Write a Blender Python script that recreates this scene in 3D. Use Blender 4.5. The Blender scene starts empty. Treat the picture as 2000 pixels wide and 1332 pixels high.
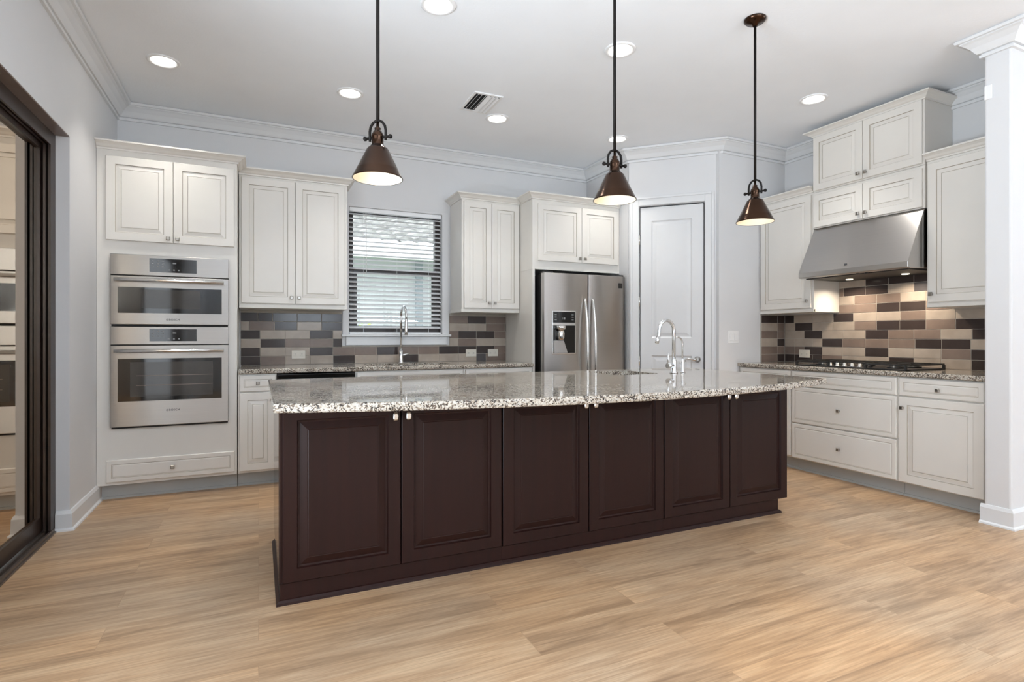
import bpy, bmesh, math, random
from math import pi, sin, cos, radians, sqrt, atan2
from mathutils import Vector

random.seed(7)
scene = bpy.context.scene
col = scene.collection

# ------------------------------------------------------------------ camera, world, light, exposure
cam_d = bpy.data.cameras.new('camera')
cam = bpy.data.objects.new('camera', cam_d)
col.objects.link(cam)
cam.location = (0, 0, 1.17)
cam.rotation_euler = (pi / 2, 0, -radians(24.6))
cam_d.sensor_width = 36
cam_d.lens = 36 * 1081 / 2000
cam_d.shift_y = -9 / 2000
cam_d.clip_start = 0.05
scene.camera = cam

scene.view_settings.view_transform = 'Standard'
scene.view_settings.look = 'None'
scene.view_settings.gamma = 1
scene.view_settings.exposure = 0.4
scene.view_settings.use_curve_mapping = False
scene.cycles.max_bounces = 10
scene.cycles.diffuse_bounces = 6
scene.cycles.glossy_bounces = 5
scene.cycles.transparent_max_bounces = 12
scene.cycles.caustics_reflective = False
scene.cycles.caustics_refractive = False
scene.cycles.sample_clamp_indirect = 6

world = bpy.data.worlds.new('sky')
scene.world = world
world.use_nodes = True
bg = world.node_tree.nodes['Background']
bg.inputs[0].default_value = (0.86, 0.93, 1.0, 1)
bg.inputs[1].default_value = 2.6

def area_light(name, loc, rot, sx, sy, power, color=(1, 1, 1), shape='RECTANGLE', spread=None):
    l = bpy.data.lights.new(name, 'AREA')
    l.shape = shape
    l.size = sx
    if shape in ('RECTANGLE', 'ELLIPSE'):
        l.size_y = sy
    l.energy = power
    l.color = color
    if spread:
        l.spread = spread
    o = bpy.data.objects.new(name, l)
    o.location = loc
    o.rotation_euler = rot
    col.objects.link(o)
    return o

TERR_FILL_P = 620
FILL_P = 180
TILT = radians(84)      # turns the added area lights up towards the ceiling
# added area lights at the unseen rear windows, aimed up to brighten the ceiling
REAR_WIN = [(0.4, 1.8), (2.4, 3.8)]
for a, b in REAR_WIN:
    area_light('added_uplight', ((a + b) / 2, -3.9, 1.65), (pi / 2 + TILT, 0, 0), b - a - .1, 2.0, FILL_P, (0.74, 0.87, 1.0))
# added area light low over the terrace, aimed up to brighten the ceiling
area_light('added_uplight', (-3.3, .9, .10), (pi - radians(0), 0, -pi / 2), 2.6, 3.2, TERR_FILL_P, (0.80, 0.90, 1.0))
# added area light at the unseen side window, far right, aimed up
area_light('added_uplight', (7.98, -1.2, 1.65), (pi / 2 + TILT, 0, pi / 2), 2.4, 2.0, FILL_P * .5, (0.74, 0.87, 1.0))

sun_d = bpy.data.lights.new('sun', 'SUN'); sun_d.energy = 2.6; sun_d.color = (1, .97, .92); sun_d.angle = radians(2)
sun = bpy.data.objects.new('sun', sun_d); col.objects.link(sun)
sun.rotation_euler = (radians(28), radians(16), 0)

# ------------------------------------------------------------------ materials
MATS = {}
def nodes_of(m):
    m.use_nodes = True
    return m.node_tree.nodes, m.node_tree.links

def mat(name, color, rough=.5, metal=0, spec=.5, noise=0, nscale=8, emit=None, es=0, coat=0, bump=0, bscale=200, trans=0, aniso=0):
    m = bpy.data.materials.new(name)
    N, L = nodes_of(m)
    p = N['Principled BSDF']
    c = tuple(color) + (1,)
    p.inputs['Base Color'].default_value = c
    p.inputs['Roughness'].default_value = rough
    p.inputs['Metallic'].default_value = metal
    p.inputs['Specular IOR Level'].default_value = spec
    p.inputs['Coat Weight'].default_value = coat
    p.inputs['Coat Roughness'].default_value = .15
    p.inputs['Anisotropic'].default_value = aniso
    if emit:
        p.inputs['Emission Color'].default_value = tuple(emit) + (1,)
        p.inputs['Emission Strength'].default_value = es
    tc = N.new('ShaderNodeTexCoord')
    if noise:
        n = N.new('ShaderNodeTexNoise'); n.inputs['Scale'].default_value = nscale; n.inputs['Detail'].default_value = 4
        L.new(tc.outputs['Object'], n.inputs['Vector'])
        r = N.new('ShaderNodeValToRGB')
        r.color_ramp.elements[0].position = .3; r.color_ramp.elements[1].position = .7
        r.color_ramp.elements[0].color = tuple(x * (1 - noise) for x in color) + (1,)
        r.color_ramp.elements[1].color = tuple(min(1, x * (1 + noise)) for x in color) + (1,)
        L.new(n.outputs['Fac'], r.inputs['Fac'])
        L.new(r.outputs['Color'], p.inputs['Base Color'])
    if bump:
        n2 = N.new('ShaderNodeTexNoise'); n2.inputs['Scale'].default_value = bscale; n2.inputs['Detail'].default_value = 3
        L.new(tc.outputs['Object'], n2.inputs['Vector'])
        b = N.new('ShaderNodeBump'); b.inputs['Strength'].default_value = bump; b.inputs['Distance'].default_value = .002
        L.new(n2.outputs['Fac'], b.inputs['Height'])
        L.new(b.outputs['Normal'], p.inputs['Normal'])
    MATS[name] = m
    return m

M_wall = mat('wall_paint', (.675, .675, .68), .75, noise=.012, nscale=3, bump=.15, bscale=120)
M_ceil = mat('ceiling_paint', (.86, .885, .915), .85, noise=.01, nscale=4, bump=.35, bscale=70)
M_trim = mat('trim_paint', (.70, .705, .71), .4, noise=.01)
M_cab = mat('cream_paint', (.725, .70, .655), .38, noise=.015, nscale=5)
M_glaze = mat('taupe_glaze', (.40, .36, .30), .5, noise=.05)
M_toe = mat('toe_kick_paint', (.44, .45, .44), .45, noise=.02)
M_knob = mat('pewter', (.34, .32, .29), .32, 1, noise=.1, nscale=60)
M_nickel = mat('satin_nickel', (.75, .74, .72), .22, 1, noise=.04, nscale=40)
M_chrome = mat('chrome', (.80, .81, .83), .12, 1, noise=.03, nscale=30)
M_black = mat('black_enamel', (.012, .012, .013), .3, noise=.2, nscale=30)
M_iron = mat('cast_iron', (.02, .019, .018), .5, noise=.3, nscale=60, bump=.3)
M_blkglass = mat('black_glass', (.008, .0075, .007), .06, noise=.2, nscale=10, spec=.7)
M_window = mat('oven_window', (.075, .07, .064), .05, noise=.1, nscale=6, spec=.35)
M_bronze = mat('bronze_frame', (.032, .019, .014), .35, 0, noise=.15, nscale=20)
M_headc = mat('taupe_brown', (.20, .155, .14), .4, 0, noise=.08, nscale=20)
M_track = mat('track_metal', (.20, .165, .14), .4, .8, noise=.1, nscale=20)
M_copper = mat('antique_bronze', (.048, .025, .015), .2, .9, noise=.18, nscale=14)
M_darkrod = mat('dark_bronze', (.010, .008, .007), .5, 0, spec=.15, noise=.2, nscale=30)
M_enamel = mat('white_enamel', (.80, .75, .64), .4, noise=.02)
M_plate = mat('almond_plastic', (.70, .66, .58), .4, noise=.02)
M_white = mat('white_plastic', (.82, .82, .82), .4, noise=.01)
M_slat = mat('white_blind', (.84, .85, .86), .45, noise=.01)
M_ledglow = mat('lens_glow', (1, .97, .92), .5, emit=(1, .95, .86), es=9, noise=.01)
M_bulb = mat('bulb_glow', (1, .95, .85), .5, emit=(1, .90, .72), es=1.6, noise=.01)
M_icon = mat('panel_print', (.22, .22, .22), .4, noise=.02)
M_logo = mat('dark_print', (.05, .05, .055), .4, noise=.02)
M_stucco = mat('stucco', (.60, .61, .64), .9, noise=.03, nscale=6, bump=.6, bscale=60)
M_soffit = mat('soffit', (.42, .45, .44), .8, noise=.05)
M_fascia = mat('fascia', (.82, .84, .82), .6, noise=.03)
M_roof = mat('roof_tile', (.27, .275, .26), .8, noise=.35, nscale=5)
M_spout = mat('downspout', (.30, .34, .38), .5, noise=.05)
M_leaf = mat('leaf', (.42, .68, .05), .5, noise=.3, nscale=20)
M_grass = mat('grass', (.16, .25, .07), .9, noise=.3, nscale=20)
M_patio = mat('patio_concrete', (.30, .27, .24), .9, noise=.1, nscale=5)
M_dark = mat('dark_gap', (.01, .01, .01), .7, noise=.1)  # near-black fill for the shade in gaps and openings; oven trim too

def steel(name, base, rough, axis, amt=.05):
    """brushed stainless: fine streaks along one object axis"""
    m = bpy.data.materials.new(name)
    N, L = nodes_of(m); p = N['Principled BSDF']
    p.inputs['Metallic'].default_value = 1
    tc = N.new('ShaderNodeTexCoord'); mp = N.new('ShaderNodeMapping')
    sc = [260, 260, 260]; sc[axis] = 2.5
    mp.inputs['Scale'].default_value = sc
    n = N.new('ShaderNodeTexNoise'); n.inputs['Scale'].default_value = 1; n.inputs['Detail'].default_value = 3
    L.new(tc.outputs['Object'], mp.inputs['Vector']); L.new(mp.outputs['Vector'], n.inputs['Vector'])
    r = N.new('ShaderNodeValToRGB')
    r.color_ramp.elements[0].color = tuple(x * (1 - amt) for x in base) + (1,)
    r.color_ramp.elements[1].color = tuple(x * (1 + amt) for x in base) + (1,)
    L.new(n.outputs['Fac'], r.inputs['Fac']); L.new(r.outputs['Color'], p.inputs['Base Color'])
    p.inputs['Roughness'].default_value = rough
    p.inputs['Anisotropic'].default_value = .8; p.inputs['Anisotropic Rotation'].default_value = .25
    tg = N.new('ShaderNodeTangent'); tg.direction_type = 'RADIAL'; tg.axis = 'Z'
    L.new(tg.outputs['Tangent'], p.inputs['Tangent'])
    return m
M_steel = steel('brushed_steel', (.39, .375, .355), .3, 0)
M_steelv = steel('brushed_steel_vertical', (.50, .48, .46), .28, 0)
M_hood = steel('hood_steel', (.52, .50, .48), .32, 0)
M_sink = steel('sink_steel', (.5, .49, .47), .3, 0)

def make_wood_dark():
    m = bpy.data.materials.new('espresso_wood')
    N, L = nodes_of(m); p = N['Principled BSDF']
    tc = N.new('ShaderNodeTexCoord'); mp = N.new('ShaderNodeMapping'); mp.inputs['Scale'].default_value = (30, 30, 1.6)
    n = N.new('ShaderNodeTexNoise'); n.inputs['Scale'].default_value = 1; n.inputs['Detail'].default_value = 5
    L.new(tc.outputs['Object'], mp.inputs['Vector']); L.new(mp.outputs['Vector'], n.inputs['Vector'])
    r = N.new('ShaderNodeValToRGB')
    r.color_ramp.elements[0].color = (.012, .0042, .0036, 1); r.color_ramp.elements[1].color = (.025, .0073, .0054, 1)
    L.new(n.outputs['Fac'], r.inputs['Fac']); L.new(r.outputs['Color'], p.inputs['Base Color'])
    p.inputs['Roughness'].default_value = .42
    p.inputs['Specular IOR Level'].default_value = .25
    return m
M_esp = make_wood_dark()
M_espg = make_wood_dark()
M_espg.name = 'espresso_lacquer'
M_espg.node_tree.nodes['Principled BSDF'].inputs['Roughness'].default_value = .08
M_espg.node_tree.nodes['Principled BSDF'].inputs['Specular IOR Level'].default_value = .6

def make_floor():
    m = bpy.data.materials.new('oak_planks')
    N, L = nodes_of(m); p = N['Principled BSDF']
    tc = N.new('ShaderNodeTexCoord')
    br = N.new('ShaderNodeTexBrick')
    br.inputs['Scale'].default_value = 1
    br.inputs['Brick Width'].default_value = 1.5
    br.inputs['Row Height'].default_value = .18
    br.inputs['Mortar Size'].default_value = .0012
    br.inputs['Mortar Smooth'].default_value = .2
    br.offset = .37; br.offset_frequency = 2
    br.inputs['Color1'].default_value = (0, 0, 0, 1); br.inputs['Color2'].default_value = (1, 1, 1, 1)
    br.inputs['Mortar'].default_value = (.4, .4, .4, 1)
    L.new(tc.outputs['Object'], br.inputs['Vector'])
    # per plank offset of the grain
    sep = N.new('ShaderNodeSeparateColor'); L.new(br.outputs['Color'], sep.inputs['Color'])
    mul = N.new('ShaderNodeMath'); mul.operation = 'MULTIPLY'; mul.inputs[1].default_value = 17.3
    L.new(sep.outputs[0], mul.inputs[0])
    comb = N.new('ShaderNodeCombineXYZ'); L.new(mul.outputs[0], comb.inputs['X']); L.new(mul.outputs[0], comb.inputs['Z'])
    add = N.new('ShaderNodeVectorMath'); add.operation = 'ADD'
    L.new(tc.outputs['Object'], add.inputs[0]); L.new(comb.outputs[0], add.inputs[1])
    mp = N.new('ShaderNodeMapping'); mp.inputs['Scale'].default_value = (.9, 7.5, 1)
    L.new(add.outputs[0], mp.inputs['Vector'])
    n1 = N.new('ShaderNodeTexNoise'); n1.inputs['Scale'].default_value = 1.0; n1.inputs['Detail'].default_value = 6; n1.inputs['Distortion'].default_value = .9
    L.new(mp.outputs['Vector'], n1.inputs['Vector'])
    mpk = N.new('ShaderNodeMapping'); mpk.inputs['Scale'].default_value = (2.6, 26, 1)
    L.new(add.outputs[0], mpk.inputs['Vector'])
    nk = N.new('ShaderNodeTexNoise'); nk.inputs['Scale'].default_value = 1; nk.inputs['Detail'].default_value = 5; nk.inputs['Distortion'].default_value = 1.6
    L.new(mpk.outputs['Vector'], nk.inputs['Vector'])
    mixn = N.new('ShaderNodeMix'); mixn.data_type = 'FLOAT'; mixn.inputs[0].default_value = .42
    L.new(n1.outputs['Fac'], mixn.inputs[2]); L.new(nk.outputs['Fac'], mixn.inputs[3])
    mp2 = N.new('ShaderNodeMapping'); mp2.inputs['Scale'].default_value = (5, 150, 1)
    L.new(add.outputs[0], mp2.inputs['Vector'])
    n2 = N.new('ShaderNodeTexNoise'); n2.inputs['Scale'].default_value = 1; n2.inputs['Detail'].default_value = 4
    L.new(mp2.outputs['Vector'], n2.inputs['Vector'])
    r = N.new('ShaderNodeValToRGB')
    e = r.color_ramp.elements
    e[0].position = .34; e[0].color = FLOOR_D + (1,)
    e[1].position = .65; e[1].color = FLOOR_L + (1,)
    x = e.new(.5); x.color = FLOOR_M + (1,)
    L.new(mixn.outputs[0], r.inputs['Fac'])
    # fine grain
    r2 = N.new('ShaderNodeValToRGB')
    r2.color_ramp.elements[0].position = .35; r2.color_ramp.elements[0].color = (.80, .79, .78, 1)
    r2.color_ramp.elements[1].position = .65; r2.color_ramp.elements[1].color = (1.04, 1.04, 1.04, 1)
    L.new(n2.outputs['Fac'], r2.inputs['Fac'])
    mx = N.new('ShaderNodeMix'); mx.data_type = 'RGBA'; mx.blend_type = 'MULTIPLY'; mx.inputs[0].default_value = 1
    L.new(r.outputs['Color'], mx.inputs[6]); L.new(r2.outputs['Color'], mx.inputs[7])
    # warm and grey drift of the boards
    nh_ = N.new('ShaderNodeTexNoise'); nh_.inputs['Scale'].default_value = 1.1; nh_.inputs['Detail'].default_value = 2
    L.new(tc.outputs['Object'], nh_.inputs['Vector'])
    rh = N.new('ShaderNodeValToRGB')
    rh.color_ramp.elements[0].position = .38; rh.color_ramp.elements[0].color = (.94, .96, .99, 1)
    rh.color_ramp.elements[1].position = .62; rh.color_ramp.elements[1].color = (1.06, .98, .88, 1)
    L.new(nh_.outputs['Fac'], rh.inputs['Fac'])
    mxh = N.new('ShaderNodeMix'); mxh.data_type = 'RGBA'; mxh.blend_type = 'MULTIPLY'; mxh.inputs[0].default_value = 1
    L.new(mx.outputs[2], mxh.inputs[6]); L.new(rh.outputs['Color'], mxh.inputs[7])
    mx = mxh
    # per plank tone
    r3 = N.new('ShaderNodeValToRGB')
    r3.color_ramp.elements[0].color = (.93, .925, .92, 1); r3.color_ramp.elements[1].color = (1.06, 1.03, .99, 1)
    L.new(sep.outputs[0], r3.inputs['Fac'])
    mx2 = N.new('ShaderNodeMix'); mx2.data_type = 'RGBA'; mx2.blend_type = 'MULTIPLY'; mx2.inputs[0].default_value = 1
    L.new(mx.outputs[2], mx2.inputs[6]); L.new(r3.outputs['Color'], mx2.inputs[7])
    mx3 = N.new('ShaderNodeMix'); mx3.data_type = 'RGBA'; mx3.inputs[7].default_value = (.30, .19, .11, 1)
    ml = N.new('ShaderNodeMath'); ml.operation = 'MULTIPLY'; ml.inputs[1].default_value = .45
    L.new(br.outputs['Fac'], ml.inputs[0]); L.new(ml.outputs[0], mx3.inputs[0])
    L.new(mx2.outputs[2], mx3.inputs[6])
    L.new(mx3.outputs[2], p.inputs['Base Color'])
    p.inputs['Roughness'].default_value = .42
    p.inputs['Specular IOR Level'].default_value = .4
    return m
FLOOR_D = (.33, .218, .135); FLOOR_M = (.51, .35, .22); FLOOR_L = (.63, .465, .31)
M_floor = make_floor()

def make_granite():
    m = bpy.data.materials.new('granite')
    N, L = nodes_of(m); p = N['Principled BSDF']
    tc = N.new('ShaderNodeTexCoord')
    v = N.new('ShaderNodeTexVoronoi'); v.inputs['Scale'].default_value = 190
    n0 = N.new('ShaderNodeTexNoise'); n0.inputs['Scale'].default_value = 40; n0.inputs['Detail'].default_value = 3
    L.new(tc.outputs['Object'], n0.inputs['Vector'])
    ad = N.new('ShaderNodeVectorMath'); ad.operation = 'MULTIPLY_ADD'
    ad.inputs[1].default_value = (.02, .02, .02)
    L.new(n0.outputs['Color'], ad.inputs[0]); L.new(tc.outputs['Object'], ad.inputs[2])
    L.new(ad.outputs[0], v.inputs['Vector'])
    sep = N.new('ShaderNodeSeparateColor'); L.new(v.outputs['Color'], sep.inputs['Color'])
    n = N.new('ShaderNodeTexNoise'); n.inputs['Scale'].default_value = 16; n.inputs['Detail'].default_value = 5
    L.new(tc.outputs['Object'], n.inputs['Vector'])
    a = N.new('ShaderNodeMath'); a.operation = 'MULTIPLY_ADD'; a.inputs[1].default_value = 1.1; a.inputs[2].default_value = -.55
    L.new(n.outputs['Fac'], a.inputs[0])
    s = N.new('ShaderNodeMath'); s.operation = 'ADD'; L.new(sep.outputs[0], s.inputs[0]); L.new(a.outputs[0], s.inputs[1])
    r = N.new('ShaderNodeValToRGB'); r.color_ramp.interpolation = 'CONSTANT'
    e = r.color_ramp.elements
    e[0].position = 0; e[0].color = (.05, .042, .036, 1)
    e[1].position = .17; e[1].color = (.13, .10, .08, 1)
    for pos, c in ((.31, (.30, .25, .195)), (.45, (.48, .43, .36)), (.62, (.60, .56, .49)), (.85, (.47, .445, .40))):
        k = e.new(pos); k.color = c + (1,)
    L.new(s.outputs[0], r.inputs['Fac']); L.new(r.outputs['Color'], p.inputs['Base Color'])
    p.inputs['Roughness'].default_value = .05
    p.inputs['Specular IOR Level'].default_value = .5
    return m
M_granite = make_granite()

def tile_mat(name, c, rough=.16):
    return mat(name, c, rough, noise=.10, nscale=9, spec=.28)
M_tL = tile_mat('tile_beige', (.39, .33, .275))
M_tB = tile_mat('tile_taupe', (.205, .155, .128))
M_tD = tile_mat('tile_espresso', (.048, .036, .033), .12)
M_tG = tile_mat('tile_slate', (.085, .078, .08), .14)
M_grout = mat('grout', (.42, .38, .33), .9, noise=.05, nscale=40)

def make_glass(name, tint, gl, fac, rough=0.0):
    m = bpy.data.materials.new(name)
    N, L = nodes_of(m)
    N.remove(N['Principled BSDF'])
    out = N['Material Output']
    t = N.new('ShaderNodeBsdfTransparent'); t.inputs[0].default_value = tint + (1,)
    g = N.new('ShaderNodeBsdfGlossy'); g.inputs['Color'].default_value = gl + (1,); g.inputs['Roughness'].default_value = rough
    fr = N.new('ShaderNodeFresnel'); fr.inputs['IOR'].default_value = 1.5
    a = N.new('ShaderNodeMath'); a.operation = 'ADD'; a.inputs[1].default_value = fac; a.use_clamp = True
    L.new(fr.outputs[0], a.inputs[0])
    mx = N.new('ShaderNodeMixShader')
    L.new(a.outputs[0], mx.inputs[0]); L.new(t.outputs[0], mx.inputs[1]); L.new(g.outputs[0], mx.inputs[2])
    L.new(mx.outputs[0], out.inputs['Surface'])
    return m
M_glass = make_glass('clear_glass', (.97, .97, .97), (1, 1, 1), .0)
M_tint = make_glass('bronze_tinted_glass', (.10, .085, .07), (1.0, .84, .67), .5)

# ------------------------------------------------------------------ mesh helpers
class MB:
    def __init__(s):
        s.v = []; s.f = []; s.m = []; s.s = []
    def add(s, vs, fs, m=0, sm=False):
        o = len(s.v); s.v += [tuple(p) for p in vs]
        for f in fs:
            s.f.append([i + o for i in f]); s.m.append(m); s.s.append(sm)
        return s
    def box(s, x0, x1, y0, y1, z0, z1, m=0):
        v = [(x, y, z) for z in (z0, z1) for y in (y0, y1) for x in (x0, x1)]
        return s.add(v, [(0, 2, 3, 1), (4, 5, 7, 6), (0, 1, 5, 4), (2, 6, 7, 3), (0, 4, 6, 2), (1, 3, 7, 5)], m)
    def obox(s, c, ax, ay, az, m=0):
        """oriented box from centre and three half vectors"""
        c, ax, ay, az = map(Vector, (c, ax, ay, az))
        v = [c + i * ax + j * ay + k * az for k in (-1, 1) for j in (-1, 1) for i in (-1, 1)]
        return s.add(v, [(0, 2, 3, 1), (4, 5, 7, 6), (0, 1, 5, 4), (2, 6, 7, 3), (0, 4, 6, 2), (1, 3, 7, 5)], m)
    def loft(s, loops, closed=True, caps=(True, True), m=0, sm=False, ms=None):
        n = len(loops[0]); o = len(s.v)
        for l in loops: s.v += [tuple(p) for p in l]
        for i in range(len(loops) - 1):
            for j in range(n if closed else n - 1):
                k = (j + 1) % n
                s.f.append([o + i * n + j, o + i * n + k, o + (i + 1) * n + k, o + (i + 1) * n + j])
                s.m.append(ms[i] if ms else m); s.s.append(sm)
        if caps[0]: s.f.append([o + j for j in range(n)][::-1]); s.m.append(ms[0] if ms else m); s.s.append(False)
        if caps[1]: s.f.append([o + (len(loops) - 1) * n + j for j in range(n)]); s.m.append(ms[-1] if ms else m); s.s.append(False)
        return s
    def panel(s, x0, x1, z0, z1, yf, yb, prof, ms):
        """raised panel slab facing -y; prof = (inset, depth back from yf); ms = material per ring step"""
        def loop(i, d):
            return [(x0 + i, yf + d, z0 + i), (x1 - i, yf + d, z0 + i), (x1 - i, yf + d, z1 - i), (x0 + i, yf + d, z1 - i)]
        loops = [loop(0, yb - yf)] + [loop(i, d) for i, d in prof]
        return s.loft(loops, ms=[0] + ms)
    def lathe(s, prof, c=(0, 0, 0), seg=32, m=0, axis='z', sm=True, caps=(True, True)):
        loops = []
        for r, h in prof:
            l = []
            for k in range(seg):
                a = 2 * pi * k / seg
                p = (r * cos(a), r * sin(a), h)
                if axis == 'y': p = (p[0], -p[2], p[1])      # h runs to -y
                if axis == 'x': p = (p[2], p[0], p[1])
                l.append((c[0] + p[0], c[1] + p[1], c[2] + p[2]))
            loops.append(l)
        return s.loft(loops, m=m, sm=sm, caps=caps)
    def tube(s, pts, r, seg=12, m=0, sm=True):
        pts = [Vector(p) for p in pts]; n = len(pts)
        rs = r if isinstance(r, (list, tuple)) else [r] * n
        t0 = (pts[1] - pts[0]).normalized()
        u = t0.orthogonal().normalized(); loops = []
        for i, p in enumerate(pts):
            t = (pts[min(i + 1, n - 1)] - pts[max(i - 1, 0)]).normalized()
            u = (u - t * u.dot(t)).normalized(); w = t.cross(u)
            loops.append([p + rs[i] * (cos(2 * pi * k / seg) * u + sin(2 * pi * k / seg) * w) for k in range(seg)])
        return s.loft(loops, m=m, sm=sm)
    def sweep(s, path, prof, m=0):
        """profile (d outwards to the right of the path, z) along an XY path, mitred"""
        P = [Vector((p[0], p[1])) for p in path]; n = len(P); loops = []
        for i in range(n):
            ns = []
            if i > 0: d = (P[i] - P[i - 1]).normalized(); ns.append(Vector((d.y, -d.x)))
            if i < n - 1: d = (P[i + 1] - P[i]).normalized(); ns.append(Vector((d.y, -d.x)))
            if len(ns) == 2:
                b = (ns[0] + ns[1]).normalized(); q = b / b.dot(ns[0])
            else: q = ns[0]
            loops.append([(P[i].x + q.x * d, P[i].y + q.y * d, z) for d, z in prof])
        return s.loft(loops, m=m)
    def mesh(s, name, mats):
        me = bpy.data.meshes.new(name)
        me.from_pydata(s.v, [], s.f)
        for mt in (mats if isinstance(mats, (list, tuple)) else [mats]): me.materials.append(mt)
        me.polygons.foreach_set('material_index', s.m)
        me.polygons.foreach_set('use_smooth', s.s)
        bm = bmesh.new(); bm.from_mesh(me)
        bmesh.ops.recalc_face_normals(bm, faces=bm.faces)
        bm.to_mesh(me); bm.free(); me.update()
        return me

def obj(name, mb, mats, parent=None, bevel=0, seg=2, loc=None, rot=None):
    me = mb if isinstance(mb, bpy.types.Mesh) else mb.mesh(name, mats)
    o = bpy.data.objects.new(name, me); col.objects.link(o)
    if parent: o.parent = parent
    if loc is not None: o.location = loc
    if rot is not None: o.rotation_euler = (0, 0, rot) if not isinstance(rot, (tuple, list)) else rot
    if bevel:
        b = o.modifiers.new('bevel', 'BEVEL'); b.width = bevel; b.segments = seg; b.limit_method = 'ANGLE'; b.angle_limit = radians(50)
    return o
def tag(o, label, cat, group=None):
    o['label'] = label; o['category'] = cat
    if group: o['group'] = group
    return o
def thing(name, label, cat, loc=(0, 0, 0), rot=0, group=None):
    o = bpy.data.objects.new(name, None); col.objects.link(o)
    o.empty_display_size = .1
    o.location = loc; o.rotation_euler = (0, 0, rot)
    return tag(o, label, cat, group)
def struct(name, mb, mats, parent=None, bevel=0):
    o = obj(name, mb, mats, parent, bevel)
    if not parent: o['kind'] = 'structure'
    return o
def structroot(name, loc=(0, 0, 0), rot=0):
    o = bpy.data.objects.new(name, None); col.objects.link(o)
    o.empty_display_size = .1
    o.location = loc; o.rotation_euler = (0, 0, rot); o['kind'] = 'structure'
    return o
def text(name, body, size, parent, loc, rot, m, bold=0):
    cu = bpy.data.curves.new(name, 'FONT'); cu.body = body; cu.size = size; cu.align_x = 'CENTER'; cu.align_y = 'CENTER'
    cu.extrude = .0006; cu.offset = bold; cu.space_character = 1.15
    t = bpy.data.objects.new(name, cu); col.objects.link(t)
    bpy.context.view_layer.update()
    dg = bpy.context.evaluated_depsgraph_get()
    me = bpy.data.meshes.new_from_object(t.evaluated_get(dg))
    bpy.data.objects.remove(t)
    me.materials.clear(); me.materials.append(m)
    return obj(name, me, None, parent, loc=loc, rot=rot)

# ------------------------------------------------------------------ room
XL, YB, XR, YS = -1.04, 5.40, 4.885, 3.98
ZC = 3.048
T = .14
BX, BY = 3.41, 4.605           # where the pantry wall starts, beside the refrigerator
CX, CY = 4.035, 3.98           # outer corner of the pantry wall
COL0, COL1, COLX = 1.79, 1.93, 4.15
REAR, FARX = -4.0, 8.0

struct('floor', MB().box(XL - .20, FARX, REAR, YB, -.12, 0), M_floor)
struct('ceiling', MB().box(XL - T, FARX + T, REAR - T, YB + T, ZC, ZC + .12), M_ceil)

DO0, DO1, DOZ = -.6, 4.16, 2.38  # sliding door opening
struct('wall_left', MB().box(XL - .20, XL, DO1, YB + T, 0, ZC).box(XL - .20, XL, DO0, DO1, DOZ, ZC).box(XL - .20, XL, REAR - T, DO0, 0, ZC), M_wall)
WX0, WX1, WZ0, WZ1 = .775, 1.69, 1.19, 2.40
struct('wall_back', MB().box(XL, WX0, YB, YB + T, 0, ZC).box(WX1, BX + T, YB, YB + T, 0, ZC).box(WX0, WX1, YB, YB + T, 0, WZ0).box(WX0, WX1, YB, YB + T, WZ1, ZC), M_wall)
struct('wall_fridge_side', MB().box(BX, BX + .1, BY + .02, YB, 0, ZC), M_wall)
PL = sqrt((CX - BX) ** 2 + (CY - BY) ** 2)
D0, D1, DZ = .105, .724, 2.475
pw = structroot('wall_pantry', (BX, BY, 0), -pi / 4)
obj('wall_panel', MB().box(0, D0, 0, .11, 0, ZC).box(D1, PL, 0, .11, 0, ZC).box(D0, D1, 0, .11, DZ, ZC), M_wall, pw)
struct('wall_corner', MB().box(CX - .04, XR + T, YS, YS + .11, 0, ZC), M_wall)
struct('wall_right', MB().box(XR, XR + T, COL1, YS, 0, ZC), M_wall)
struct('wall_end', MB().box(COLX, FARX, COL0, COL1, 0, ZC), M_wall, bevel=.012)
struct('wall_far', MB().box(FARX, FARX + T, REAR, COL0, 0, .6).box(FARX, FARX + T, REAR, COL0, 2.7, ZC).box(FARX, FARX + T, REAR, -2.5, .6, 2.7).box(FARX, FARX + T, .1, COL0, .6, 2.7), M_wall)
mb = MB().box(XL - .2, FARX + T, REAR - T, REAR, 0, .6).box(XL - .2, FARX + T, REAR - T, REAR, 2.7, ZC)
xs = [XL - .2] + [v for ab in REAR_WIN for v in ab] + [FARX + T]
for i in range(0, len(xs), 2): mb.box(xs[i], xs[i + 1], REAR - T, REAR, .6, 2.7)
struct('wall_rear', mb, M_wall)

crown = [(0, 2.922), (.017, 2.922), (.019, 2.938), (.010, 2.940), (.010, 2.946), (.026, 2.948), (.034, 2.957), (.052, 2.985), (.078, 3.010), (.092, 3.018), (.092, 3.024), (.108, 3.026), (.114, 3.040), (.104, 3.042), (.104, ZC - .001), (0, ZC - .001)]
struct('trim_1', MB().sweep([(XL, REAR), (XL, YB), (BX, YB), (BX, BY), (CX, CY), (XR, YS), (XR, COL1), (COLX, COL1), (COLX, COL0), (FARX, COL0)], crown), M_trim)
base = [(0, 0), (.030, 0), (.028, .010), (.018, .018), (.016, .10), (.008, .118), (0, .12)]
struct('baseboard_left', MB().sweep([(XL - .066, DO1), (XL, DO1), (XL, 4.845)], base), M_trim)
struct('baseboard_end', MB().sweep([(COLX, COL1 + .015), (COLX, COL0), (FARX, COL0)], base), M_trim)

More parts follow.
